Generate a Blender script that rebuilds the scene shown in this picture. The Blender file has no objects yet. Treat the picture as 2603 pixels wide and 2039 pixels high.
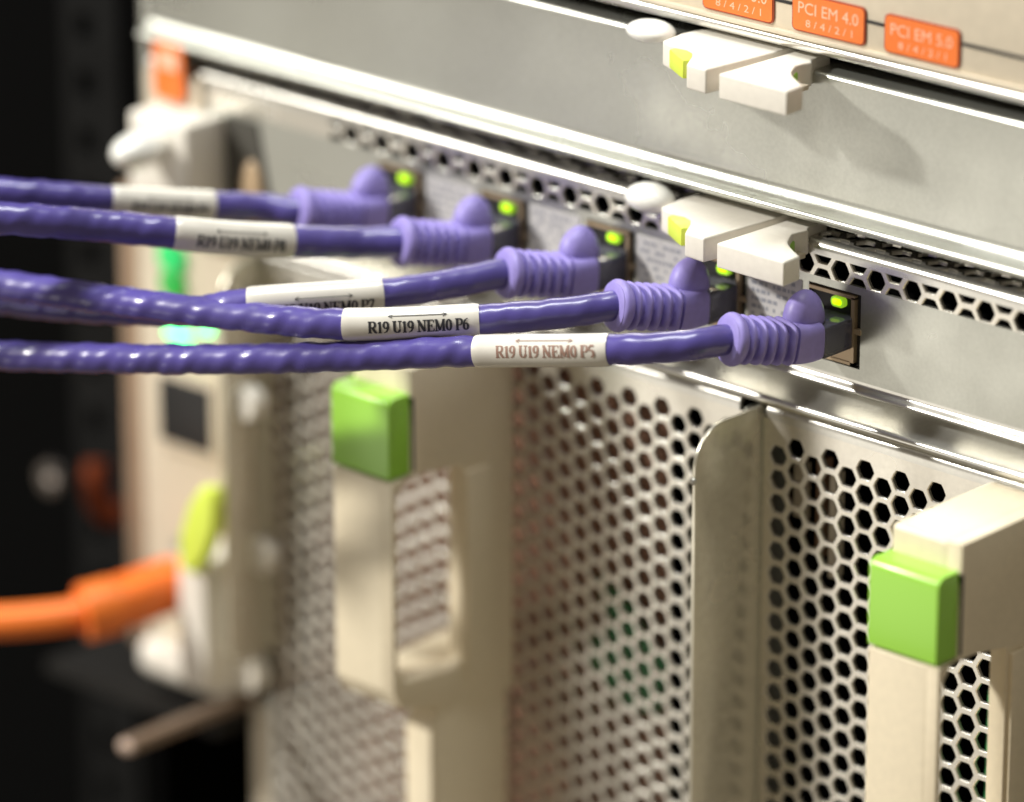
import bpy, bmesh, math, random
from mathutils import Vector, Matrix
random.seed(7)
S = bpy.context.scene
COL = S.collection
MM = 0.001

# ------------------------------------------------------------------ camera
cd = bpy.data.cameras.new('camera')
cam = bpy.data.objects.new('camera', cd)
COL.objects.link(cam)
S.camera = cam
right = Vector((0.73285768, 0.68037976, -0.00173412))
up = Vector((-0.23272821, 0.25307199, 0.93903788))
fwd = Vector((-0.63934123, 0.68777754, -0.34380932))
m = Matrix((right, up, -fwd)).transposed().to_4x4()
m.translation = Vector((0.68317826, -0.84303215, 0.37253797))
cam.matrix_world = m
cd.sensor_fit = 'HORIZONTAL'
cd.sensor_width = 36
cd.lens = 12891.7 / 2603 * 36
cd.clip_start = 0.05
cd.clip_end = 50
cd.dof.use_dof = True
cd.dof.focus_distance = 1.140
cd.dof.aperture_fstop = 4.7

# ------------------------------------------------------------------ world and lamps
w = bpy.data.worlds.new('World')
S.world = w
w.use_nodes = True
bg = w.node_tree.nodes['Background']
bg.inputs[0].default_value = (1.0, 0.86, 0.66, 1)
bg.inputs[1].default_value = 0.20

def area(name, loc, target, sx, sy, power, color):
    l = bpy.data.lights.new(name, 'AREA')
    l.shape = 'RECTANGLE'; l.size = sx; l.size_y = sy
    l.energy = power; l.color = color
    o = bpy.data.objects.new(name, l)
    COL.objects.link(o)
    o.location = loc
    d = Vector(target) - Vector(loc)
    o.rotation_euler = d.to_track_quat('-Z', 'Y').to_euler()
    return o
area('key_lamp', (-0.06 - .56 * 2.4, -.64 * 2.4, .50 * 2.4), (-0.06, 0, -.02), .13, .13, 58, (1, .965, .89))
area('ceiling_lamp', (-.15, -.10, 1.75), (-0.1, 0, 0), .34, 1.0, 30, (.97, 1, .98))
area('aisle_lamp', (-1.87, -0.85, 1.75), (-1.87, -.85, 0), .40, .22, 9, (.97, 1, .98))
area('added_panel_fill', (-1.02, -1.5, -.55), (0, 0, 0),   .75, .6, 2.6, (1, .95, .86))  # added fill with no fixture behind it, mirrored in the right-hand panels
S.view_settings.view_transform = 'Standard'
S.view_settings.look = 'None'
S.view_settings.exposure = 0.10
S.view_settings.gamma = 1.0

# ------------------------------------------------------------------ materials
def mat(name, color, rough=.5, metal=0.0, spec=.5, var=0.0, vscale=300, bump=0.0, bscale=600,
        emit=None, estr=0.0, trans=0.0, coat=0.0, sss=0.0, rvar=0.0, rscale=22):
    M = bpy.data.materials.new(name)
    M.use_nodes = True
    nt = M.node_tree
    b = nt.nodes['Principled BSDF']
    c = (*color, 1)
    b.inputs['Base Color'].default_value = c
    b.inputs['Roughness'].default_value = rough
    b.inputs['Metallic'].default_value = metal
    b.inputs['Specular IOR Level'].default_value = spec
    b.inputs['Coat Weight'].default_value = coat
    b.inputs['Coat Roughness'].default_value = .12
    b.inputs['Transmission Weight'].default_value = trans
    if sss:
        b.inputs['Subsurface Weight'].default_value = sss
        b.inputs['Subsurface Radius'].default_value = (.002, .0015, .001)
    if emit:
        b.inputs['Emission Color'].default_value = (*emit, 1)
        b.inputs['Emission Strength'].default_value = estr
    tc = nt.nodes.new('ShaderNodeTexCoord')
    if var or rvar:
        n = nt.nodes.new('ShaderNodeTexNoise')
        n.inputs['Scale'].default_value = vscale
        n.inputs['Detail'].default_value = 4
        nt.links.new(tc.outputs['Object'], n.inputs['Vector'])
        if var:
            r = nt.nodes.new('ShaderNodeMapRange')
            r.inputs['From Min'].default_value = .3; r.inputs['From Max'].default_value = .7
            r.inputs['To Min'].default_value = 1 - var; r.inputs['To Max'].default_value = 1 + var
            nt.links.new(n.outputs['Fac'], r.inputs['Value'])
            mx = nt.nodes.new('ShaderNodeVectorMath'); mx.operation = 'SCALE'
            mx.inputs[0].default_value = color
            nt.links.new(r.outputs[0], mx.inputs['Scale'])
            nt.links.new(mx.outputs[0], b.inputs['Base Color'])
        if rvar:
            r2 = nt.nodes.new('ShaderNodeMapRange')
            r2.inputs['From Min'].default_value = .3; r2.inputs['From Max'].default_value = .7
            r2.inputs['To Min'].default_value = rough - rvar; r2.inputs['To Max'].default_value = rough + rvar
            n3 = nt.nodes.new('ShaderNodeTexNoise')
            n3.inputs['Scale'].default_value = rscale
            n3.inputs['Detail'].default_value = 5
            nt.links.new(tc.outputs['Object'], n3.inputs['Vector'])
            nt.links.new(n3.outputs['Fac'], r2.inputs['Value'])
            nt.links.new(r2.outputs[0], b.inputs['Roughness'])
    if bump:
        n2 = nt.nodes.new('ShaderNodeTexNoise')
        n2.inputs['Scale'].default_value = bscale
        n2.inputs['Detail'].default_value = 3
        nt.links.new(tc.outputs['Object'], n2.inputs['Vector'])
        bp = nt.nodes.new('ShaderNodeBump')
        bp.inputs['Strength'].default_value = bump
        bp.inputs['Distance'].default_value = .0004
        nt.links.new(n2.outputs['Fac'], bp.inputs['Height'])
        nt.links.new(bp.outputs[0], b.inputs['Normal'])
    return M

ZINC = mat('galvanized_steel', (.49, .495, .45), .32, .74, var=.05, vscale=1100, bump=.04, bscale=2600, rvar=.12, rscale=20)
ZINC2 = mat('brushed_steel', (.62, .61, .57), .29, .85, var=.04, vscale=900, rvar=.06)
MESH = mat('perforated_steel', (.68, .65, .58), .28, .78, var=.05, vscale=700, rvar=.06)
FLANGE = mat('rolled_steel', (.78, .74, .62), .24, .55, var=.05, vscale=500, rvar=.06)
INNER = mat('inner_plate_copper_tint', (.34, .18, .12), .5, .1, var=.15, vscale=150)
WHITE = mat('gloss_white_plastic', (.92, .91, .86), .18, coat=.5)
DKGREY = mat('dark_grey_matte', (.06, .056, .045), .6)
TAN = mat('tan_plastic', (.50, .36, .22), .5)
CREAM = mat('cream_painted_steel', (.70, .62, .49), .45, .1, var=.04)
PLAS = mat('beige_plastic', (.84, .74, .55), .38, 0, var=.03, vscale=500, bump=.05, bscale=1500)
PLASW = mat('ivory_plastic', (.84, .80, .72), .40, 0, var=.03, vscale=500, bump=.05, bscale=1500)
GREEN = mat('green_plastic', (.33, .68, .06), .30, 0, coat=.2)
LIME = mat('lime_plastic', (.72, .86, .10), .4, 0)
BLACK = mat('black_plastic', (.012, .012, .013), .45)
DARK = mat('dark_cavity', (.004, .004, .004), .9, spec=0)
RACK = mat('black_rack_steel', (.006, .006, .006), .8, 0, spec=.12, var=.3, vscale=40)
PURP = mat('purple_cable_jacket', (.082, .064, .28), .34, 0, var=.18, vscale=90, bump=.08, bscale=900, coat=.4, rvar=.08, rscale=120)
BOOT = mat('lilac_rubber', (.29, .24, .60), .46, 0, var=.06, vscale=600, bump=.04, bscale=1800)
ORNG = mat('orange_rubber', (.90, .20, .025), .45)
ORNGD = mat('dull_orange_jacket', (.16, .035, .012), .8, spec=.1)
BADGE = mat('orange_badge', (.90, .20, .03), .5, 0, var=.04, vscale=900)
BADGED = mat('dark_orange_border', (.36, .06, .02), .5)
BADGET = mat('badge_print', (.95, .55, .38), .5)
LABEL = mat('white_label_film', (.68, .65, .59), .36, 0, var=.04, vscale=200, coat=.8, bump=.05, bscale=400)
INK = mat('black_ink', (.03, .03, .035), .5)
INKB = mat('brown_ink', (.30, .18, .14), .5)
INKG = mat('grey_ink', (.12, .12, .12), .5)
STICK = mat('grey_sticker', (.58, .57, .58), .5, var=.06, vscale=400)
STINK = mat('grey_sticker_print', (.30, .31, .36), .6)
SHIELD = mat('jack_shield_brass', (.48, .37, .25), .4, .5)
LED = mat('led_yellow_green', (.3, .6, .02), .3, emit=(.62, 1.0, .0), estr=1.25)
LEDDIM = mat('led_green_housing', (.30, .55, .05), .3, emit=(.42, .80, .03), estr=.45)
LEDG = mat('led_green', (.02, .4, .1), .3, emit=(.05, .85, .22), estr=.55)
LEDGD = mat('led_green_dim', (.02, .3, .05), .3, emit=(.04, .5, .08), estr=.5)
LEDC = mat('led_bright_green', (.1, .8, .3), .3, emit=(.03, 1, .26), estr=6)
CLEAR = mat('clear_plug_plastic', (.22, .22, .30), .10, 0, trans=.6)
CLEARW = mat('milky_plug_plastic', (.75, .70, .66), .2, 0, trans=.3)
PCB = mat('green_circuit_board', (.02, .22, .06), .4, var=.3, vscale=200)
COPPER = mat('brown_capacitor', (.30, .17, .10), .5)
BACKP = mat('inner_plate_steel', (.42, .30, .22), .45, .4, var=.1, vscale=120)
GOLD = mat('gold_contact', (.8, .55, .2), .3, 1)

# ------------------------------------------------------------------ mesh helpers (all sizes in millimetres)
def link(name, bm, material, parent=None, sharp=35, recalc=True):
    if recalc:
        bmesh.ops.recalc_face_normals(bm, faces=bm.faces)
    me = bpy.data.meshes.new(name)
    bmesh.ops.scale(bm, vec=(MM, MM, MM), verts=bm.verts)
    bm.to_mesh(me); bm.free()
    me.materials.append(material)
    me.shade_smooth()
    me.set_sharp_from_angle(angle=math.radians(sharp))
    o = bpy.data.objects.new(name, me)
    COL.objects.link(o)
    if parent: o.parent = parent
    return o

def bev(bm, w, seg=2, ang=30):
    if w <= 0: return
    es = [e for e in bm.edges if len(e.link_faces) == 2 and e.calc_face_angle(0) > math.radians(ang)]
    bmesh.ops.bevel(bm, geom=es, offset=w, segments=seg, profile=.6, affect='EDGES', clamp_overlap=True)

def add_box(bm, x0, x1, y0, y1, z0, z1):
    vs = [bm.verts.new((x, y, z)) for x in (x0, x1) for y in (y0, y1) for z in (z0, z1)]
    for f in ((0,1,3,2),(4,6,7,5),(0,4,5,1),(2,3,7,6),(0,2,6,4),(1,5,7,3)):
        bm.faces.new([vs[i] for i in f])
    return vs

def box(name, x0, x1, y0, y1, z0, z1, material, parent=None, b=.3, seg=2):
    bm = bmesh.new(); add_box(bm, x0, x1, y0, y1, z0, z1); bmesh.ops.recalc_face_normals(bm, faces=bm.faces); bev(bm, b, seg)
    return link(name, bm, material, parent)

def prism(name, pts, axis, a, b_, material, parent=None, bv=.3, seg=2, ang=30, bm=None, onlybm=False):
    """pts: outline in the plane across `axis`; extruded from a to b_."""
    own = bm is None
    if own: bm = bmesh.new()
    def P(p, t):
        if axis == 'x': return (t, p[0], p[1])
        if axis == 'y': return (p[0], t, p[1])
        return (p[0], p[1], t)
    A = [bm.verts.new(P(p, a)) for p in pts]
    B = [bm.verts.new(P(p, b_)) for p in pts]
    n = len(pts)
    bm.faces.new(A); bm.faces.new(B[::-1])
    for i in range(n):
        bm.faces.new((A[i], B[i], B[(i+1) % n], A[(i+1) % n]))
    bmesh.ops.recalc_face_normals(bm, faces=bm.faces)
    if bv: bev(bm, bv, seg, ang)
    if onlybm: return bm
    return link(name, bm, material, parent)

def arc(cx, cy, r, a0, a1, n=6):
    return [(cx + r*math.cos(math.radians(a0+(a1-a0)*i/n)), cy + r*math.sin(math.radians(a0+(a1-a0)*i/n))) for i in range(n+1)]

def frame_prism(name, outer, inner, axis, a, b_, material, parent=None, bv=.4):
    """ring: outer and inner outlines with the same number of points."""
    bm = bmesh.new()
    def P(p, t):
        return (t, p[0], p[1]) if axis == 'x' else ((p[0], t, p[1]) if axis == 'y' else (p[0], p[1], t))
    n = len(outer)
    L = [[bm.verts.new(P(p, t)) for p in pts] for pts in (outer, inner) for t in (a, b_)]
    oa, ob, ia, ib = L
    for i in range(n):
        j = (i+1) % n
        bm.faces.new((oa[i], oa[j], ia[j], ia[i])); bm.faces.new((ob[i], ib[i], ib[j], ob[j]))
        bm.faces.new((oa[i], ob[i], ob[j], oa[j])); bm.faces.new((ia[i], ia[j], ib[j], ib[i]))
    bmesh.ops.recalc_face_normals(bm, faces=bm.faces)
    bev(bm, bv, 2)
    return link(name, bm, material, parent)

def catmull(pts, step=1.0):
    P = [Vector(p) for p in pts]
    P = [P[0]*2 - P[1]] + P + [P[-1]*2 - P[-2]]
    out = []
    for i in range(1, len(P)-2):
        p0, p1, p2, p3 = P[i-1:i+3]
        n = max(2, int((p2-p1).length/step))
        for k in range(n):
            t = k/n
            out.append(.5*((2*p1) + (p2-p0)*t + (2*p0-5*p1+4*p2-p3)*t*t + (3*p1-p0-3*p2+p3)*t**3))
    out.append(P[-2])
    # resample evenly
    res = [out[0]]; acc = 0
    for a, b in zip(out, out[1:]):
        d = (b-a).length
        while acc + d >= step:
            f = (step-acc)/d
            a = a + (b-a)*f
            res.append(a.copy()); d = (b-a).length; acc = 0
        acc += d
    return res

def frames(path):
    fr = []
    for i, p in enumerate(path):
        t = (path[min(i+1, len(path)-1)] - path[max(i-1, 0)]).normalized()
        s = t.cross(Vector((0, 0, 1))).normalized()   # sideways
        u = s.cross(t).normalized()                   # up
        fr.append((p, t, s, u))
    return fr

def sweep(bm, fr, section, cap=True):
    """section(i, s) -> list of (side, up) offsets."""
    rings = []
    for i, (p, t, s, u) in enumerate(fr):
        rings.append([bm.verts.new(p + s*a + u*b) for a, b in section(i)])
    n = len(rings[0])
    for r0, r1 in zip(rings, rings[1:]):
        for k in range(n):
            bm.faces.new((r0[k], r0[(k+1) % n], r1[(k+1) % n], r1[k]))
    if cap:
        bm.faces.new(rings[0][::-1]); bm.faces.new(rings[-1])

def circ(r, n=20, f=None):
    return [(r*(f(2*math.pi*k/n) if f else 1)*math.cos(2*math.pi*k/n), r*(f(2*math.pi*k/n) if f else 1)*math.sin(2*math.pi*k/n)) for k in range(n)]

def superell(wx, wz, e, n=32):
    out = []
    for k in range(n):
        a = 2*math.pi*k/n; c, s = math.cos(a), math.sin(a)
        out.append((wx*math.copysign(abs(c)**e, c), wz*math.copysign(abs(s)**e, s)))
    return out

def ellipsoid(name, c, r, material, parent=None, zcut=None, seg=24):
    bm = bmesh.new()
    bmesh.ops.create_uvsphere(bm, u_segments=seg, v_segments=seg//2, radius=1)
    for v in bm.verts: v.co = Vector((c[0]+v.co.x*r[0], c[1]+v.co.y*r[1], c[2]+v.co.z*r[2]))
    return link(name, bm, material, parent, 80)

def disc_stack(name, c, prof, material, parent=None, n=28, axis='y'):
    """lathe: prof = [(radius, distance out)], out = -y."""
    bm = bmesh.new(); rings = []
    for r, d in prof:
        rings.append([bm.verts.new((c[0]+r*math.cos(2*math.pi*k/n), c[1]-d, c[2]+r*math.sin(2*math.pi*k/n))) for k in range(n)])
    for a, b in zip(rings, rings[1:]):
        for k in range(n): bm.faces.new((a[k], a[(k+1) % n], b[(k+1) % n], b[k]))
    bm.faces.new(rings[-1]); bm.faces.new(rings[0])
    return link(name, bm, material, parent)

V = 5.95   # pitch of the perforation
HA = 2.5   # half height of a hole
def lattice(x0, x1, z0, z1, ox, oz, hole, thick=1.0, horizontal=False, ha=HA):
    """perforated sheet in the xz plane (front at y=0), real holes with real thickness."""
    bm = bmesh.new()
    cs = V*math.sqrt(3)/2
    R = V/math.sqrt(3)           # outer cell radius
    ri = ha/math.cos(math.pi/6)
    c0 = int(math.floor((x0-ox)/cs))-1; c1 = int(math.ceil((x1-ox)/cs))+1
    cache = {}
    def vert(x, y, z):
        k = (round(x, 2), round(y, 2), round(z, 2))
        if k not in cache: cache[k] = bm.verts.new((x, y, z))
        return cache[k]
    for c in range(c0, c1+1):
        cx = ox + c*cs
        off = (V/2 if c % 2 else 0)
        r0 = int(math.floor((z0-oz-off)/V))-1; r1 = int(math.ceil((z1-oz-off)/V))+1
        for r in range(r0, r1+1):
            cz = oz + off + r*V
            O = []
            I = []
            for k in range(12):
                a = math.radians(30*k)
                if k % 2 == 0: ro, rr = R, ri*.955
                else: ro, rr = R*math.cos(math.pi/6), ha
                O.append((cx+ro*math.cos(a), cz+ro*math.sin(a)))
                I.append((cx+rr*math.cos(a), cz+rr*math.sin(a)))
            ov = [vert(x, 0, z) for x, z in O]
            if hole(cx, cz, c, r):
                ch = .24
                I2 = [(cx+(x-cx)*(1-ch/ha), cz+(z-cz)*(1-ch/ha)) for x, z in I]
                iv = [bm.verts.new((x, 0, z)) for x, z in I]
                jv = [bm.verts.new((x, ch, z)) for x, z in I2]
                kv = [bm.verts.new((x, thick, z)) for x, z in I2]
                for k in range(12):
                    j = (k+1) % 12
                    bm.faces.new((ov[k], ov[j], iv[j], iv[k]))
                    bm.faces.new((iv[k], iv[j], jv[j], jv[k]))
                    bm.faces.new((jv[k], jv[j], kv[j], kv[k]))
            else:
                bm.faces.new(ov)
    for co, no in (((x0,0,0),(-1,0,0)), ((x1,0,0),(1,0,0)), ((0,0,z0),(0,0,-1)), ((0,0,z1),(0,0,1))):
        g = bm.verts[:] + bm.edges[:] + bm.faces[:]
        bmesh.ops.bisect_plane(bm, geom=g, dist=1e-4, plane_co=co, plane_no=no, clear_outer=True)
    for f in bm.faces:
        f.normal_update()
    return bm

def thing(name, label, cat, loc=(0, 0, 0), group=None):
    o = bpy.data.objects.new(name, None)
    o.empty_display_size = .01
    COL.objects.link(o)
    o['label'] = label; o['category'] = cat
    if group: o['group'] = group
    return o
def place(o, loc):
    """put the empty at the base of its thing and keep the parts where they are."""
    o.location = [v*MM for v in loc]
    for ch in o.children:
        ch.matrix_parent_inverse = Matrix.Translation(o.location).inverted()
def copy_tree(o, d, parent=None):
    c = o.copy(); COL.objects.link(c)
    if parent is None:
        c.location = o.location + Vector(d)*MM
    else:
        c.parent = parent
        c.matrix_parent_inverse = o.matrix_parent_inverse.copy()
    for ch in o.children: copy_tree(ch, d, c)
    return c

# ------------------------------------------------------------------ chassis, cavities and rails
XR, XL = 110, -229
chassis = thing('server_chassis', 'big grey steel server chassis holding all the modules, open black rack at its left', 'server')
# near-black sheets put in so the gaps show deep shade
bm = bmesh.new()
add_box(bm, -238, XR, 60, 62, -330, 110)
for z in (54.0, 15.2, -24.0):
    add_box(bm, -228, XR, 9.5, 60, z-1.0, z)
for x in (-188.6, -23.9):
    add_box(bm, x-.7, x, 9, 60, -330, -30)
link('cavity_shade', bm, DARK, chassis)
# divider rail under the badges
prism('divider_rail', arc(1.2, 57.7, 1.0, 90, 180, 4) + arc(1.2, 57.1, 1.0, 180, 270, 4) + [(14, 56.1), (14, 58.7)], 'x', XL, XR, ZINC2, chassis, bv=0)
# curved ledge between network modules and lower modules : a concave cove with a rolled lip
prof = [(6.4, -21.0), (5.6, -21.3)]
for i in range(12):
    t = i/11
    prof.append((5.6 - 7.2*t**1.5, -21.3 - 5.3*t**.75))
prof += arc(-1.3, -27.8, 1.25, 100, 270, 8)
prof += [(6.4, -29.05)]
prism('ledge_rail', prof, 'x', -233, XR, ZINC2, chassis, bv=0)
# left side rail of the chassis
box('side_rail', -240.3, -233.3, 1.0, 30, -152, -24, mat('bronze_steel', (.36, .25, .17), .45, .3, var=.1, vscale=60), chassis, b=.8)
box('side_rail', -229.6, -226.6, 0.5, 30, -21, 110, ZINC, chassis, b=.8)
place(chassis, (-60, 20, -320))

# ------------------------------------------------------------------ top panel with the orange badges
top = thing('expansion_panel', 'beige steel panel along the top edge carrying two orange badges', 'panel')
box('faceplate', XL+3, XR, .8, 3.0, 59.6, 96, CREAM, top, b=.4)
box('lower_flange', XL+3, XR, -.2, 2.6, 58.9, 60.1, CREAM, top, b=.3)
for a, b in ((-60, -41.8), (-20.4, -15.6), (6.0, 10.8), (32.6, 60)):
    box('dark_slot', a, b, .45, 1.1, 66.2, 66.9, BLACK, top, b=0)

def font_text(body, size, width, material, name, parent, loc, squash=1.0):
    cu = bpy.data.curves.new(name, 'FONT')
    cu.body = body; cu.size = 1; cu.extrude = 0.0; cu.align_x = 'CENTER'; cu.align_y = 'CENTER'
    cu.resolution_u = 3
    tmp = bpy.data.objects.new(name+'_tmp', cu); COL.objects.link(tmp)
    dg = bpy.context.evaluated_depsgraph_get(); dg.update()
    me = bpy.data.meshes.new_from_object(tmp.evaluated_get(dg))
    bpy.data.objects.remove(tmp)
    xs = [v.co.x for v in me.vertices]; ys = [v.co.y for v in me.vertices]
    cx, cy = (min(xs)+max(xs))/2, (min(ys)+max(ys))/2
    kx = width/(max(xs)-min(xs)); ky = size/(max(ys)-min(ys))
    bm = bmesh.new(); bm.from_mesh(me); bpy.data.meshes.remove(me)
    for v in bm.verts:
        v.co = Vector(((v.co.x-cx)*kx + loc[0], loc[1], (v.co.y-cy)*ky + loc[2]))
    return link(name, bm, material, parent, recalc=False)

def rrect(x0, x1, z0, z1, r, n=5):
    return arc(x1-r, z1-r, r, 0, 90, n)+arc(x0+r, z1-r, r, 90, 180, n)+arc(x0+r, z0+r, r, 180, 270, n)+arc(x1-r, z0+r, r, 270, 360, n)
for x0, x1, t in ((11.2, 32.2, 'PCI EM 5.0'), (-15.2, 5.8, 'PCI EM 4.0'), (-41.6, -20.6, 'PCI EM 3.0')):
    bd = prism('badge', rrect(x0, x1, 60.7, 69.5, 1.3), 'y', .35, .85, BADGED, top, bv=0)
    prism('badge_field', rrect(x0+.35, x1-.35, 61.05, 69.15, 1.05), 'y', .2, .5, BADGE, bd, bv=0)
    font_text(t, 2.7, 17.2, BADGET, 'printed_text', bd, ((x0+x1)/2, .17, 66.3))
    font_text('8 / 4 / 2 / 1', 1.7, 13.4, BADGET, 'printed_text', bd, ((x0+x1)/2+.3, .17, 62.9))
place(top, (0, 1, 59))

# ------------------------------------------------------------------ blank filler panels
def blank(x0, x1, label):
    t = thing('filler_panel', label, 'panel', group='plain steel filler panels under the badges')
    th = 1.0
    pr = []
    # top : rolled edge running back, then flat face, then a curve out to the lip
    pr += [(12, 52.0), (2.4, 52.0)] + arc(2.4, 50.8, 1.2, 90, 180, 5)
    pr += [(1.2, 24.0)]
    for i in range(1, 12):                      # concave sweep outwards
        a = math.radians(90*i/11)
        pr.append((1.2 - 3.4*(1-math.cos(a)), 24.0 - 3.7*math.sin(a)))
    pr += arc(-2.2, 19.2, 1.1, 90, 270, 7)
    pr += [(12, 18.1), (12, 19.3), (3.2, 19.5), (3.2, 23.5), (3.2, 50.0), (12, 50.4)]
    prism('faceplate', pr, 'x', x0, x1, ZINC, t, bv=0)
    return t
SEAM = -17.0
fl = blank(-226.3, SEAM, 'long plain grey filler panel on the left, above the purple cables')
fr_ = blank(SEAM, XR, 'plain grey filler panel on the right, with soft reflections of the ejectors')

# orange tag at far left end
tag_t = thing('orange_tag', 'blurred orange tag at the upper left end of the chassis', 'tag')
prism('tag_plate', rrect(-220.5, -209.8, 4.5, 19.5, 2.2), 'y', -3.6, -2.6, BADGE, tag_t, bv=.2)
box('printed_text', -218.5, -211.5, -3.75, -3.6, 12.5, 17.2, BADGET, tag_t, b=0)
place(tag_t, (-215, -3, 4))

# ------------------------------------------------------------------ ejectors (parts of the modules)
armR = [(-16.7, 8), (-16.9, 1.0), (-17.8, -21.6), (2.1, -21.8), (1.7, -15.8), (-1.9, -13.7), (-4.4, -12.0), (-6.4, -10.2), (-7.6, -8.4), (-8.6, -6.6), (-9.4, -5.0), (-9.0, -2.6), (-8.4, -.6), (-9.6, .8), (-10, 8)]
armL = [(-19.4, 8), (-19.6, .2), (-22.0, -21.0), (-28.0, -20.6), (-29.6, -18.0), (-31.4, -14.8), (-33.6, -12.2), (-36.2, -11.2), (-40.6, -11.8), (-44.3, -10.2), (-45.2, -2.6), (-44.6, 1.0), (-42, 8)]
def ejector(parent, outline, ztop, side):
    a = prism('ejector_arm', outline, 'z', ztop-5.8, ztop, PLASW, parent, bv=.55, seg=3)
    if side == 'R':
        prism('release_tab', [(-13.5, -1.5), (-9.5, -13.0), (-6.6, -12.2), (-8.6, -6), (-10.5, -1.5)], 'z', ztop-5.0, ztop-1.6, GREEN, a, bv=.5)
        box('hinge_block', -10.4, -7.0, -9.6, -3.2, ztop-5.6, ztop-4.4, CREAM, a, b=.2)
    else:
        prism('release_tab', [(-39.9, -13.0), (-39.4, -8), (-33.6, -8.0), (-29.6, -14.2), (-31.6, -17.8), (-34.2, -16.4)], 'z', ztop-4.9, ztop-.5, LIME, a, bv=.5)
    return a
ejector(fl, armL, 54.6, 'L')
ejector(fr_, armR, 54.6, 'R')
def thumb(parent, c, r, material=WHITE):
    ellipsoid('thumb_pad', c, r, material, parent)
thumb(fl, (-52.8, -4.5, 54.0), (6.4, 5.0, 2.6))
place(fl, (-120, 0, 18)); place(fr_, (40, 0, 18))

# ------------------------------------------------------------------ network modules
def jack(parent, px):
    """RJ45 jack ; the port is at px."""
    f = box('port_housing', px-8.4, px+6.6, .9, 13, -14.6, 2.7, BLACK, parent, b=.2)
    bm = bmesh.new()
    add_box(bm, px+4.1, px+5.1, -.35, 2, -14.3, 1.9)      # right cheek
    add_box(bm, px-8.2, px+5.1, -.35, 2, -14.3, -13.6)
    add_box(bm, px-8.2, px+5.1, -.35, 2, 1.5, 2.3)
    add_box(bm, px+5.1, px+6.9, -.3, 1.2, -6.6, -5.4)     # little tab
    add_box(bm, px-8.2, px+4.1, -.1, 1.4, -13.6, -10.6)
    link('jack_shield', bm, SHIELD, f)
    # led in the upper right corner
    bm = prism('x', rrect(px-1.9, px+2.0, -1.35, 1.1, 1.0), 'y', -.25, 1, None, bm=None, bv=0, onlybm=True)
    h = link('led_housing', bm, LEDDIM, f)
    bm = prism('x', rrect(px-1.4, px+1.3, -.85, .7, .7), 'y', -.5, .2, None, bv=.1, onlybm=True)
    link('led', bm, LED, f)
    return f

def sticker(parent, x0, x1, z0, z1):
    s = box('barcode_sticker', x0, x1, -.22, .1, z0, z1, STICK, parent, b=.05, seg=1)
    bm = bmesh.new()
    z = z1 - 1.6
    while z > z0 + 1:
        x = x0 + 1.2
        while x < x1 - 1.6:
            wd = random.uniform(.5, 1.6)
            if random.random() < .75:
                add_box(bm, x, x+wd, -.27, -.2, z-.45, z+.45)
            x += wd + .45
        z -= 1.9
    link('printed_lines', bm, STINK, s)

def network_module(x0, x1, ports, label, stick):
    t = thing('network_module', label, 'server module', group='network modules side by side in the middle row')
    # face: pieces around the vent strip and the jacks
    bm = bmesh.new()
    zt, zb = 9.72, 4.68
    # vertical slices so the jack openings stay open
    cuts = [x0]
    for p in sorted(ports): cuts += [p-8.5, p+6.7]
    cuts.append(x1)
    for i in range(0, len(cuts)-1):
        a, b = cuts[i], cuts[i+1]
        if i % 2 == 0: add_box(bm, a, b, 0, 1.0, -17.6, zb)
        else:
            add_box(bm, a, b, 0, 1.0, 2.9, zb); add_box(bm, a, b, 0, 1.0, -17.6, -14.8)
    f = link('faceplate', bm, ZINC, t)
    # upper face, rolled top edge and top plate
    pr = [(0, zt)] + [(0, 11.1)] + arc(1.9, 11.1, 1.9, 180, 90, 8) + [(2.3, 13.0), (2.3, 12.2), (1.0, 11.2), (1.0, zt)]
    prism('top_bend', pr, 'x', x0, x1, ZINC2, t, bv=0)
    # bottom lip curving slightly outwards
    pr = [(0, -17.6), (0, -18.2)] + [(-1.3*math.sin(math.radians(9*i))**2, -18.2-1.9*i/10) for i in range(1, 11)] + [(-.4, -20.7), (7, -20.7), (7, -20.1), (1.0, -19.6), (1.0, -17.6)]
    prism('bottom_lip', pr, 'x', x0, x1, ZINC2, t, bv=0)
    # vent strip
    bm = lattice(x0, x1, zb, zt, .5, 7.2, lambda cx, cz, c, r: cx > -163)
    link('vent_strip', bm, MESH, t, recalc=False)
    # perforated top plate
    bm = lattice(x0, x1, 2.3, 11.5, 3.1, 5.4, lambda cx, cz, c, r: True)
    for v in bm.verts: v.co = Vector((v.co.x, v.co.z, 13.0 - v.co.y))
    link('vent_plate', bm, MESH, t, recalc=False)
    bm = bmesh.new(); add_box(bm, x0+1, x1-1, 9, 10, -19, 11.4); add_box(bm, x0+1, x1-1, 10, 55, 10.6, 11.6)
    link('opening_shade', bm, DARK, t)  # near-black sheets, shade behind the openings put into the colour
    for p in ports: jack(t, p)
    for a in stick: sticker(t, *a)
    return t
PORTS = [-34, -68, -102, -136]
nl = network_module(-226.3, SEAM, PORTS, 'long network module with four purple cables plugged in, its left end blurred',
                    [(p+7.6, p+23.6, -12.5, 2.6) for p in PORTS])
nr = network_module(SEAM, XR, [0], 'network module on the right with one lit port and a wide bare face', [])
ejector(nl, armL, 15.1, 'L')
ejector(nr, armR, 15.1, 'R')
thumb(nl, (-52.6, -4.6, 14.2), (6.6, 5.2, 3.5))
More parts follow.
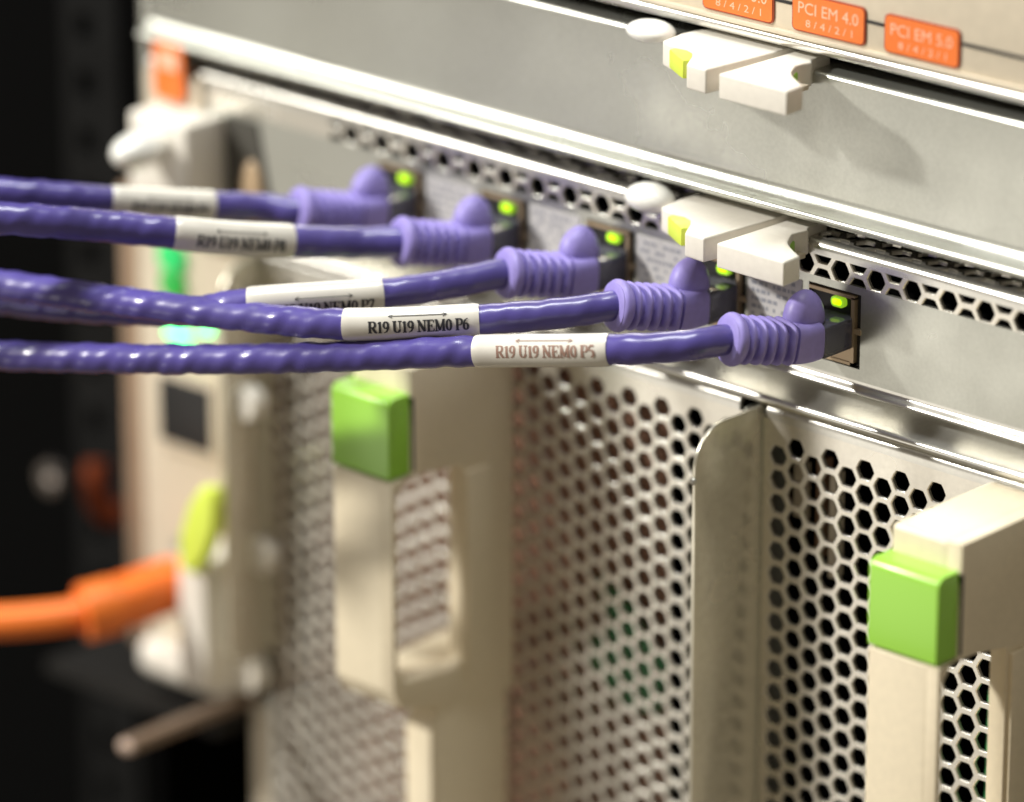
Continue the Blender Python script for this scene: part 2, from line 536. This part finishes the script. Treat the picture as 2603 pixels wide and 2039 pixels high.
# far left ejector of the module, seen end on
a = prism('ejector_arm', [(0.6, 3.0), (-13.5, 3.0), (-13.5, -24), (.6, -24)], 'x', -219.6, -198.6, PLASW, nl, bv=1.2, seg=3)
box('arm_foot', -228, -219.8, -6, 1, -24, -6, PLASW, nl, b=1.0)
prism('mounting_ear', rrect(-226.0, -205.5, -5, 11, 2), 'y', -1.6, .2, CREAM, nl, bv=.4)
bm = bmesh.new()
bmesh.ops.create_uvsphere(bm, u_segments=24, v_segments=12, radius=1)
for v in bm.verts: v.co = Vector((-208.6 + v.co.x*5.2, -20.5 + v.co.y*8.0, -3.6 + v.co.z*4.6))
link('thumb_screw', bm, WHITE, nl, 80)
prism('dark_trapezoid', [(-198.0, 3.5), (-186.5, 3.5), (-181.5, -20), (-198, -20)], 'y', -.5, .2, DKGREY, nl, bv=.2)  # dark grey trapezoid laid on the panel beside the arm
ellipsoid('tan_ellipsoid', (-188.5, -.6, -15.5), (4.0, 1.6, 9.0), TAN, nl)  # tan ellipsoid set on the dark trapezoid
place(nl, (-120, 0, -20)); place(nr, (40, 0, -20))

# ------------------------------------------------------------------ lower perforated modules
def lower_module(x0, x1, label, depth=23.2, handle=True, flange=True, group='perforated modules in the bottom row'):
    t = thing('fan_module', label, 'server module', group=group)
    zt, zb = -30.6, -300
    # rolled top edge
    pr = [(8, -29.4), (2.5, -29.4)] + arc(2.5, -31.9, 2.5, 90, 180, 8) + [(0, -33.2), (1.0, -33.2), (1.0, -32), (2.6, -30.4), (8, -30.4)]
    prism('top_bend', pr, 'x', x0+1.6, x1-1.6, ZINC2, t, bv=0)
    bm = lattice(x0+1.0, x1, zb, -33.2, x0+5.2, -41.5-.1, lambda cx, cz, c, r: cz < -37.3 and cz < -37.0 and cx > x0+3.6 and cx < x1-4.6)
    link('perforated_front', bm, MESH, t, recalc=False)
    box('side_wall', x0+.2, x0+1.0, 0, 9, zb, -32.2, ZINC, t, b=0)
    box('side_wall', x1, x1+.8, 0, 9, zb, -32.2, ZINC, t, b=0)
    if flange:
        # sheet metal pull flange standing out from the left edge, top outer corner rounded
        pts = [(1.5, -30.6)] + [(-2, -30.6)] + [(-depth+10 - 10*math.sin(math.radians(a)), -40.6+10*math.cos(math.radians(a))) for a in range(0, 91, 10)] + [(-depth, -133), (-depth+1.5, -137), (-depth+5, -139), (1.5, -139)]
        prism('side_flange', pts, 'x', x0-.9, x0+.15, FLANGE, t, bv=.25)
        ellipsoid('flange_dimple', (x0-.3, -depth-.2, -42.8), (.9, .7, .9), ZINC2, t)
    if handle:
        hx0, hx1 = x0+67, x0+86.6
        # body : arm at the top, thin grip bar in front, arm below, post against the mesh
        outer = [(0, -31.4), (-18, -31.4), (-35.5, -31.4), (-35.6, -45), (-36.2, -58.0), (-42.5, -59.5), (-42.5, -112.5), (-40.0, -117.0), (-30, -121), (-18, -123), (-6, -126.5), (0, -127)]
        inner = [(-5+0, -60)]
        outer = [(0, -31.4), (-35.5, -31.4), (-35.8, -58.2), (-42.5, -58.2), (-42.5, -112.5), (-39.8, -117.2), (-24, -121.5), (0, -124)]
        inn = [(-18.4, -60.5), (-30, -58.6), (-38, -58.6), (-41.0, -62), (-41.0, -106), (-38.2, -110.5), (-22, -112.0), (-18.4, -111)]
        h = frame_prism('handle', outer, inn, 'x', hx1-4.6, hx1, PLAS, t, bv=1.1)
        e = hx1-3.0
        prism('top_arm', [(0, -31.3), (-35.6, -31.3), (-35.9, -58.1), (-30, -58.1), (0, -58.1)], 'x', hx0, e, PLAS, h, bv=1.6, seg=4)
        prism('grip_bar', [(-36.0, -58.3), (-42.6, -58.3), (-42.6, -112.5), (-39.8, -117.3), (-36.0, -118.4), (-38.0, -110.4), (-40.4, -106), (-40.4, -61)], 'x', hx0, e, PLAS, h, bv=.75, seg=3)
        prism('bottom_arm', [(0, -112.5), (-22, -113.0), (-36, -112.0), (-37, -118.3), (-24, -121.6), (0, -124.1)], 'x', hx0, e, PLAS, h, bv=.7)
        box('grip_rib', hx1-.6, hx1+1.2, -17.6, -8.0, -116, -62, PLAS, h, b=.8)
        prism('handle_foot', [(-27, -121.0), (-29.5, -126), (-29.5, -300), (-2, -300), (-2, -121.5)], 'x', hx1-9, hx1-.4, PLAS, h, bv=.8)
        # green latch button
        pts = [(-34.8, -37.6), (-40.6, -37.6)] + arc(-40.6, -39.6, 2.0, 90, 180, 4) + [(-42.7, -57.6), (-34.9, -57.6)]
        prism('latch_button', pts, 'x', hx0-.15, hx1-.6, GREEN, h, bv=1.1, seg=4)
        prism('latch_shadow_gap', [(-34.7, -38.4), (-35.6, -38.4), (-35.6, -57.2), (-34.7, -57.2)], 'x', hx1-.9, hx1+.1, BLACK, h, bv=.1)
    return t
lm = lower_module(-186.5, -27.0, 'perforated steel module in the middle with a beige pull handle and green latch', depth=14.5)
# things behind the middle mesh
box('inner_plate', -184, -62, 13.6, 14.4, -300, -36, INNER, lm, b=0)
prism('circuit_board', [(-80, -91), (-70, -96), (-58, -108), (-60, -122), (-72, -125), (-84, -112), (-78, -104)], 'y', 8.4, 9.2, PCB, lm, bv=0)
disc_stack('thumb_screw', (-184.0, -5, -68), [(3.0, 0), (4.3, .5), (4.5, 4), (4.0, 5.2), (2, 5.4)], PLASW, lm)
disc_stack('thumb_screw', (-184.8, -1, -111), [(3.0, 0), (4.3, .5), (4.5, 3), (4.0, 4), (2, 4.2)], PLASW, lm)
disc_stack('thumb_screw', (-189.1, -2, -144.5), [(3.0, 0), (5.0, .5), (5.2, 4), (4.6, 5.2), (2, 5.4)], PLASW, lm)
place(lm, (-105, 0, -300))
lr = lower_module(-22.0, 137.5, 'perforated steel module at the right with sharp hexagonal holes and a green latch')
box('inner_bracket', -16.5, -12.5, 5.5, 7.0, -58, -44, CREAM, lr, b=.3)
box('inner_bracket', -9.8, -7.6, 5.5, 9, -66, -42, COPPER, lr, b=.3)
box('inner_bracket', -5.0, -3.2, 4.5, 8, -70, -44, CREAM, lr, b=.3)
box('circuit_board', 40, 100, 7.5, 8.5, -130, -86, PCB, lr, b=.2)
place(lr, (58, 0, -300))

# ------------------------------------------------------------------ narrow management module at the far left
mg = thing('management_module', 'narrow beige module at the far left with green lights and a black port', 'server module')
box('faceplate', -233.0, -190.5, .6, 3, -151, -30.5, CREAM, mg, b=1.0)
box('top_bend', -232, -191, -.6, 3, -33.4, -30.2, CREAM, mg, b=.8)
pf = box('port_frame', -225.5, -202.0, -1.6, .8, -91.5, -68.5, CREAM, mg, b=.6)
box('port_opening', -223.5, -204.5, -2.0, .2, -89.0, -71.5, BLACK, pf, b=.3)
disc_stack('led', (-219.0, .4, -38.5), [(4.3, 0), (4.3, 1.6), (3.0, 3)], LEDG, mg)
disc_stack('led', (-219.0, .4, -46.0), [(4.0, 0), (4.0, 1.6), (2.8, 2.6)], LEDGD, mg)
box('led', -221.5, -213.5, -.6, .8, -60.5, -58.8, LEDC, mg, b=.3)
box('led', -208.6, -205.6, -.6, .8, -56.8, -55.2, LEDC, mg, b=.3)
# upright ejector with lime tab
ej = box('ejector_arm', -203.5, -193.0, -16, 1, -148, -112, PLASW, mg, b=1.6, seg=3)
prism('release_tab', [(-198.5, -113), (-198, -104), (-194.5, -95), (-190, -89), (-186, -88.5), (-184.5, -92), (-185.5, -100), (-189, -108), (-193, -114)], 'y', -20, -15.5, LIME, ej, bv=1.4, seg=3)
box('cable_port', -219.5, -203.5, -1.4, .8, -134, -116, ZINC, mg, b=.4)
pr = [(2, -146.0), (-7, -144.0), (-9.5, -146), (-9.5, -151), (-7, -154.0), (2, -153.6)]
prism('bottom_lip', pr, 'x', -226, -192, PLASW, mg, bv=1.2)
place(mg, (-212, 0, -150))
# chassis corner post under it
post = thing('corner_post', 'pale vertical metal post at the bottom left below the round screw', 'post')
box('post', -193.6, -187.8, 0.2, 20, -300, -156, CREAM, post, b=.6)
place(post, (-190, 2, -300))
bar = thing('support_bar', 'brown metal bar sticking out towards the viewer at the bottom left', 'bar')
box('bar', -193.0, -188.5, -47, -1, -153.6, -150.4, mat('brown_steel', (.20, .145, .105), .45, .4), bar, b=.6)
ellipsoid('bar_end', (-190.5, -47.0, -152), (2.8, 1.4, 1.9), mat('pale_bar_end', (.45, .33, .26), .5), bar)
place(bar, (-190, -3, -156))

# ------------------------------------------------------------------ stroke lettering (serif) for the cable labels
TH, TN = .19, .075
def seg(x0, y0, x1, y1, t): return (x0, y0, x1, y1, t)
def poly(pts, ts):
    return [(pts[i][0], pts[i][1], pts[i+1][0], pts[i+1][1], ts[i] if isinstance(ts, list) else ts) for i in range(len(pts)-1)]
def ell(cx, cy, rx, ry, a0, a1, n=10):
    out = []
    for i in range(n):
        b0 = math.radians(a0+(a1-a0)*i/n); b1 = math.radians(a0+(a1-a0)*(i+1)/n)
        mid = (b0+b1)/2
        t = TN + (TH-TN)*abs(math.cos(mid))
        out.append((cx+rx*math.cos(b0), cy+ry*math.sin(b0), cx+rx*math.cos(b1), cy+ry*math.sin(b1), t))
    return out
def ser(x, y, w=.17): return [seg(x-w, y, x+w, y, TN)]
G = {
 'R': (.78, [seg(.17,.04,.17,.96,TH)] + ser(.17,.03) + [seg(0,.97,.42,.97,TN), seg(.17,.5,.42,.5,TN)] + ell(.42,.735,.22,.235,-90,90) + [seg(.40,.5,.66,.04,TH)] + [seg(.6,.03,.80,.03,TN)]),
 '1': (.50, [seg(.26,.04,.26,.96,TH), seg(.08,.82,.26,.95,TN)] + ser(.26,.03)),
 '9': (.56, ell(.28,.68,.20,.28,0,360,14) + [seg(.48,.68,.44,.32,TH), seg(.44,.32,.30,.10,TH*.7), seg(.30,.10,.10,.02,TN)]),
 'U': (.80, [seg(.17,.96,.17,.30,TH)] + ser(.17,.97) + ser(.64,.97) + ell(.40,.30,.235,.27,180,360) + [seg(.64,.30,.64,.96,TN*1.3)]),
 'N': (.84, [seg(.15,.04,.15,.96,TN*1.3), seg(.13,.94,.66,.05,TH*1.1), seg(.67,.04,.67,.96,TN*1.3)] + ser(.15,.03) + ser(.12,.97,.13) + ser(.67,.97)),
 'E': (.70, [seg(.17,.04,.17,.96,TH), seg(0,.97,.60,.97,TN), seg(0,.03,.62,.03,TN), seg(.17,.5,.46,.5,TN), seg(.59,.97,.61,.76,TN), seg(.60,.03,.65,.26,TN), seg(.46,.38,.46,.62,TN)]),
 'M': (.98, [seg(.15,.04,.15,.96,TN*1.3), seg(.16,.95,.46,.08,TH), seg(.46,.08,.76,.95,TN*1.3), seg(.78,.04,.78,.96,TH)] + ser(.15,.03) + ser(.78,.03) + ser(.12,.97,.12) + ser(.80,.97,.13)),
 '0': (.56, ell(.28,.5,.20,.46,0,360,16)),
 'P': (.66, [seg(.17,.04,.17,.96,TH)] + ser(.17,.03) + [seg(0,.97,.40,.97,TN), seg(.17,.46,.40,.46,TN)] + ell(.40,.715,.21,.255,-90,90)),
 '5': (.56, [seg(.14,.95,.48,.95,TH*.8), seg(.14,.95,.10,.56,TN)] + ell(.24,.32,.24,.29,125,-100,12)),
 '6': (.56, ell(.28,.32,.20,.28,0,360,14) + [seg(.08,.32,.12,.66,TH), seg(.12,.66,.26,.88,TH*.7), seg(.26,.88,.46,.97,TN)]),
 '7': (.56, [seg(.06,.93,.50,.93,TH*.8), seg(.50,.93,.22,.03,TH*.7), seg(.06,.93,.05,.76,TN)]),
 '8': (.56, ell(.28,.73,.16,.23,0,360,12) + ell(.28,.27,.20,.25,0,360,14)),
 ' ': (.30, []),
}

# ------------------------------------------------------------------ cables
def cable(name, label, px, pz, pts, lab, seed, R=3.5, jacket=PURP, bootm=BOOT, group='purple network cables', text=None, textcol=None, plug=True, phase=0):
    rnd = random.Random(seed)
    t = thing(name, label, 'cable', group=group)
    t['port_x'] = float(px)
    b0 = Vector((px-.7, -10.5, pz))
    # boot centre line
    bp = catmull([(px-.7, -9.5, pz), (px-.9, -14, pz+.25), (px-2.3, -18.5, pz+1.0), (px-3.9, -23, pz+1.9), (px-5.5, -27.2, pz+2.8), (px-6.9, -31.0, pz+3.5)], .35)
    fr = frames(bp)
    n = len(fr)
    L = n*.35
    def sec(i):
        s = i*.35
        # taper from a rounded box to a round ring
        k = min(1, max(0, (s-4)/14))
        wx = 5.5*(1-k) + 5.3*k
        wz = 4.6*(1-k) + 5.4*k
        e = .42*(1-k) + .9*k
        if s < .8: q = (.8-s)/.8; wx -= .6*q*q; wz -= .6*q*q
        if s > L-.7: q = (s-L+.7)/.7; wx -= 2.0*q; wz -= 2.0*q
        if 6.8 < s < L-3.0:                       # core under the ribs
            wx *= .70; wz *= .72
        return superell(wx, wz, e)
    bm = bmesh.new(); sweep(bm, fr, sec)
    boot = link('boot', bm, bootm, t, 50)
    # ribs : raised bands wrapped round the core
    s = 7.2
    while s < L-3.4:
        i0 = int(s/.35)
        sub = fr[i0:i0+5]
        k = min(1, max(0, (s-4)/16))
        wx = (5.5*(1-k)+5.3*k)*1.02; wz = (4.6*(1-k)+5.4*k)*1.02
        def rs(j, wx=wx, wz=wz, k=k):
            g = [.76, 1.0, 1.02, 1.0, .76][j]
            return superell(wx*g, wz*g, .42*(1-k)+.85*k)
        bm = bmesh.new(); sweep(bm, sub, rs)
        link('rib', bm, bootm, boot, 60)
        s += 2.6
    # end ring
    sub = fr[-11:-1]
    def rr(j):
        g = [.9, .98, 1.03, 1.07, 1.09, 1.10, 1.10, 1.08, 1.03, .94][j]
        return circ(5.55*g, 32)
    bm = bmesh.new(); sweep(bm, sub, rr)
    link('end_ring', bm, bootm, boot, 60)
    # latch hood : round dome on the top of the plug
    bm = bmesh.new()
    bmesh.ops.create_uvsphere(bm, u_segments=28, v_segments=16, radius=1)
    for v in bm.verts:
        x, y, z = v.co
        z = z if z > 0 else z*.55
        v.co = Vector((px-1.2 + x*4.3, -10.2 + y*(4.9 if y > 0 else 6.0), pz+4.6 + z*6.6))
    link('latch_hood', bm, bootm, boot, 80)
    if plug:
        bm = bmesh.new(); add_box(bm, px-6.0, px+4.6, -10.2, 3, pz-4.0, pz+3.4); bmesh.ops.recalc_face_normals(bm, faces=bm.faces); bev(bm, .5, 2)
        pg = link('clear_plug', bm, CLEAR, t)
        bm = bmesh.new(); add_box(bm, px-5.2, px+3.8, -8.6, 2.5, pz-3.2, pz+2.2)
        link('plug_core', bm, mat_core, pg)
        bm = bmesh.new()
        for j in range(8): add_box(bm, px-4.6+j*1.02, px-4.15+j*1.02, -6, 2.4, pz-4.1, pz-3.1)
        link('contacts', bm, GOLD, pg)
    # jacket : helical lobes from the twisted pairs pressing through
    end = bp[-1]
    path = catmull([tuple(bp[-14]), tuple(bp[-3])] + [tuple(p) for p in pts], .9)
    fj = frames(path)
    ph = rnd.uniform(0, 6.28); pitch = 2*math.pi/19.0
    amp = [rnd.uniform(.6, 1.3) for _ in range(60)]
    def js(i):
        s_ = i*.9
        lob = .35 + .75*min(1, s_/90)
        wob = 1.1*math.sin(s_*.061+ph) + .8*math.sin(s_*.137+2*ph)
        k = s_/9.0; a0 = amp[int(k) % 60]*(1-k % 1) + amp[(int(k)+1) % 60]*(k % 1)
        out = []
        nn = 26
        for q in range(nn):
            a = 2*math.pi*q/nn
            r = R*(1 + lob*.030*a0*math.cos(2*(a - pitch*s_) + ph + wob) + lob*.020*a0*math.cos(3*(a - pitch*1.35*s_) + ph*1.7 - wob) + .012*math.sin(s_*.9+ph))
            out.append((r*math.cos(a), r*math.sin(a)))
        return out
    bm = bmesh.new(); sweep(bm, fj, js)
    link('jacket', bm, jacket, t, 70)
    # wrap label
    if lab:
        # nearest path index for both ends, given as x coordinates
        def near(x): return min(range(len(fj)), key=lambda i: abs(fj[i][0].x - x))
        i0, i1 = near(lab[1]), near(lab[0])      # i0 nearer the plug
        if i0 > i1: i0, i1 = i1, i0
        sub = fj[i0:i1+1]
        RL = R + .28
        def ls(j):
            q = min(j, len(sub)-1-j)
            return circ(RL - (.12 if q == 0 else 0), 40)
        bm = bmesh.new(); sweep(bm, sub, ls)
        lb = link('cable_label', bm, LABEL, t, 60)
        # lettering
        if text:
            cap, off = text[1], text[2]
            ang0 = text[3]
            XW = .735*(len(sub)-1)*.9/(sum(G[c][0] for c in text[0])*cap)
            total = sum(G[c][0] for c in text[0])*cap*XW
            Ls = (len(sub)-1)*.9
            u = off*Ls     # distance from the far (left) end
            bm = bmesh.new()
            def onl(ud, v, lift):
                """ud: mm from the left end of the label ; v: mm around, 0 = facing the lens."""
                f = max(0, min(len(sub)-1.001, (Ls-ud)/.9)); k = int(f); g = f-k
                p = sub[k][0].lerp(sub[k+1][0], g); s1 = sub[k][2]; u1 = sub[k][3]
                # side vector pointing away from the chassis
                sd = s1 if s1.dot(Vector((.6, -.8, 0))) > 0 else -s1
                a = ang0 + v/RL
                return p + (sd*math.cos(a) + u1*math.sin(a))*(RL+lift)
            cnt = 0
            def stroke(x0, y0, x1, y1, th):
                nonlocal cnt
                cnt += 1
                d = Vector((x1-x0, y1-y0)); ln = d.length
                if ln < 1e-6: return
                d /= ln; nrm = Vector((-d.y, d.x))*th/2
                nseg = max(1, int(ln/.5))
                prev = None
                lift = .05 + .0006*cnt
                for q in range(nseg+1):
                    c = Vector((x0, y0)) + d*ln*q/nseg
                    a, b = c+nrm, c-nrm
                    cur = (bm.verts.new(onl(a.x, a.y, lift)), bm.verts.new(onl(b.x, b.y, lift)))
                    if prev: bm.faces.new((prev[0], prev[1], cur[1], cur[0]))
                    prev = cur
            for ch in text[0]:
                wd, segs = G[ch]
                for (x0, y0, x1, y1, th) in segs:
                    stroke(u + x0*cap*XW, y0*cap, u + x1*cap*XW, y1*cap, th*cap*1.1)
                u += wd*cap*XW
            # double headed arrow above the text
            ua, ub = off*Ls + total*.20, off*Ls + total*.78
            yv = cap*1.42
            for sg in ((ua, yv, ub, yv, .16), (ua, yv, ua+.9, yv+.45, .16), (ua, yv, ua+.9, yv-.45, .16), (ub, yv, ub-.9, yv+.45, .16), (ub, yv, ub-.9, yv-.45, .16)):
                stroke(*sg)
            link('printed_text', bm, textcol or INK, lb, recalc=False)
    return t
mat_core = mat('plug_core_wires', (.06, .05, .12), .4)

PZ = -6.2
cable('network_cable', 'purple cable nearest the camera, its label ending P5, plugged in at the right', 0, PZ,
      [(-11.8, -40.9, -3.0), (-26.8, -50.1, -5.0), (-56.4, -61.4, -9.5), (-86.1, -76.6, -14.0), (-118.7, -89.8, -19.0), (-157.8, -104.0, -24.0), (-181.0, -109.9, -27.0), (-212, -117, -30)],
      (-54.8, -25.0), 11, text=('R19 U19 NEM0 P5', 2.75, .19, -.12), textcol=INKB)
cable('network_cable', 'purple cable with a sharp black label ending P6, second from the camera', -34, PZ,
      [(-46.8, -40.5, -3.4), (-60.5, -55.4, -4.5), (-83.4, -74.6, -6.0), (-108.8, -84.0, -7.5), (-132.8, -91.0, -8.5), (-162.4, -99.2, -9.5), (-185.1, -105.5, -10.0), (-225, -116, -10), (-245, -120, -10)],
      (-83.3, -59.9), 5, text=('R19 U19 NEM0 P6', 2.75, .19, -.25))
cable('network_cable', 'purple cable in the middle, its label half hidden behind the P6 cable', -68, PZ,
      [(-80.4, -43.7, -3.6), (-87.6, -57.3, -4.0), (-107.5, -80.7, -5.0), (-122, -84, -9.5), (-146, -87.5, -14.0), (-171, -92, -17.0), (-190, -95, -18.0), (-215, -100, -19)],
      (-107.5, -87.8), 3, text=('R19 U19 NEM0 P7', 2.6, .19, -.62))
cable('network_cable', 'purple cable with blurred label ending P8 and white shine along its top', -102, PZ,
      [(-115.5, -38.9, -2.5), (-122.1, -53.3, 0.0), (-128.2, -66.4, 2.5), (-135.1, -77.8, 5.0), (-146.3, -92.5, 8.0), (-153.5, -106.3, 11.0), (-166.5, -120.4, 13.0), (-190, -142, 16), (-225, -168, 19)],
      (-135.4, -121.9), 21, R=3.8, text=('R19 U19 NEM0 P8', 3.0, .17, -.40), textcol=INKG)
cable('network_cable', 'rearmost purple cable, most blurred, running left below the white ejector', -136, PZ,
      [(-149.3, -35.0, -2.0), (-154.2, -45.9, 0.0), (-160.9, -58.0, 2.0), (-167.2, -68.8, 4.0), (-177.7, -84.7, 7.0), (-190.9, -99.4, 9.0), (-214, -124, 12), (-246, -152, 15)],
      (-167.1, -154.4), 17, R=3.3, text=('R19 U19 NEM0 P9', 2.6, .18, -.42), textcol=INKG)
for o in list(COL.objects):
    if o.name.startswith('network_cable'):
        place(o, (o['port_x'], 0, -6))
        del o['port_x']

# orange cable at the lower left
oc = thing('orange_cable', 'blurred orange network cable with a ribbed boot entering the far left module', 'cable')
pth = catmull([(-212, -6, -124.5), (-212.6, -16, -124.8), (-214, -26, -125.4), (-217, -34, -126.2)], .5)
fr = frames(pth)
bm = bmesh.new()
sweep(bm, fr, lambda i: superell(6.6 - .0*i, 6.0, .55 + .3*i/len(fr)))
ob = link('boot', bm, ORNG, oc, 60)
bm = bmesh.new(); f2 = frames(catmull([(-214.6, -28, -125.6), (-216.2, -32.5, -126), (-217.8, -36, -126.4)], .5))
sweep(bm, f2, lambda i: circ(7.6, 28)); link('end_ring', bm, ORNG, ob, 60)
for s in range(4):
    i0 = 6+s*9
    bm = bmesh.new(); sweep(bm, fr[i0:i0+5], lambda i: superell(7.0, 6.4, .6)); link('rib', bm, ORNG, ob, 60)
bm = bmesh.new(); f3 = frames(catmull([(-217, -34, -126.2), (-223, -42, -127.2), (-234, -52, -128.4), (-250, -62, -129.6), (-275, -74, -131)], .9))
sweep(bm, f3, lambda i: circ(4.3, 24)); link('jacket', bm, ORNG, oc, 70)
bm = bmesh.new(); add_box(bm, -218, -206, -7, 3, -130, -119); bmesh.ops.recalc_face_normals(bm, faces=bm.faces); bev(bm, .6)
link('clear_plug', bm, CLEARW, oc)

# ------------------------------------------------------------------ dark rack at the left and blurred things in it
bm = bmesh.new()
add_box(bm, -420, -239, 62, 66, -420, 160)
add_box(bm, -245, -241.5, 12, 62, -420, 160)
back = link('rack_interior', bm, DARK); back['kind'] = 'structure'
rp = thing('rack_post', 'black perforated rack post at the far left edge', 'rack post')
bm = bmesh.new()
add_box(bm, -292, -286.2, 30, 33, -420, 160); add_box(bm, -279.8, -270, 30, 33, -420, 160)
for k in range(-24, 11):
    z = k*15.9
    add_box(bm, -286.2, -279.8, 30, 33, z+7, z+15.9)
link('post_face', bm, RACK, rp)
place(rp, (-281, 31, -420))
bar_c = mat('dark_bracket_steel', (.016, .015, .014), .6, .1, spec=.2)
sh = thing('cable_tray', 'dark sloping tray edge in the black rack below the orange cable', 'tray')
bm = bmesh.new(); add_box(bm, -262, -196, -10, 40, -163.5, -160)
link('tray', bm, bar_c, sh); place(sh, (-230, 0, -164))
sc = thing('rack_screw', 'blurred pale round screw head at the left edge inside the dark rack', 'screw')
disc_stack('screw_head', (-275.5, 8, -116), [(4.0, 0), (4.8, 1), (4.4, 3), (2, 4)], mat('pale_screw', (.30, .27, .25), .2, .9), sc)
place(sc, (-275.5, 8, -116))
for i, (x, y, z, L_, lb) in enumerate([(-268, 18, -121, 13, 'blurred dull orange cable loop beside the pale screw in the rack'), (-256, 26, -118, 16, 'blurred reddish cable loop further right in the dark rack')]):
    c = thing('hanging_cable', lb, 'cable')
    bm = bmesh.new(); f = frames(catmull([(x-2, y, z+L_*.6), (x-1, y-2, z), (x+1, y, z-L_*.45), (x+5, y+4, z-L_*.5)], .8))
    sweep(bm, f, lambda i: circ(3.6, 18)); link('jacket', bm, ORNGD, c, 70)
    place(c, (x, y, z-L_*.5))
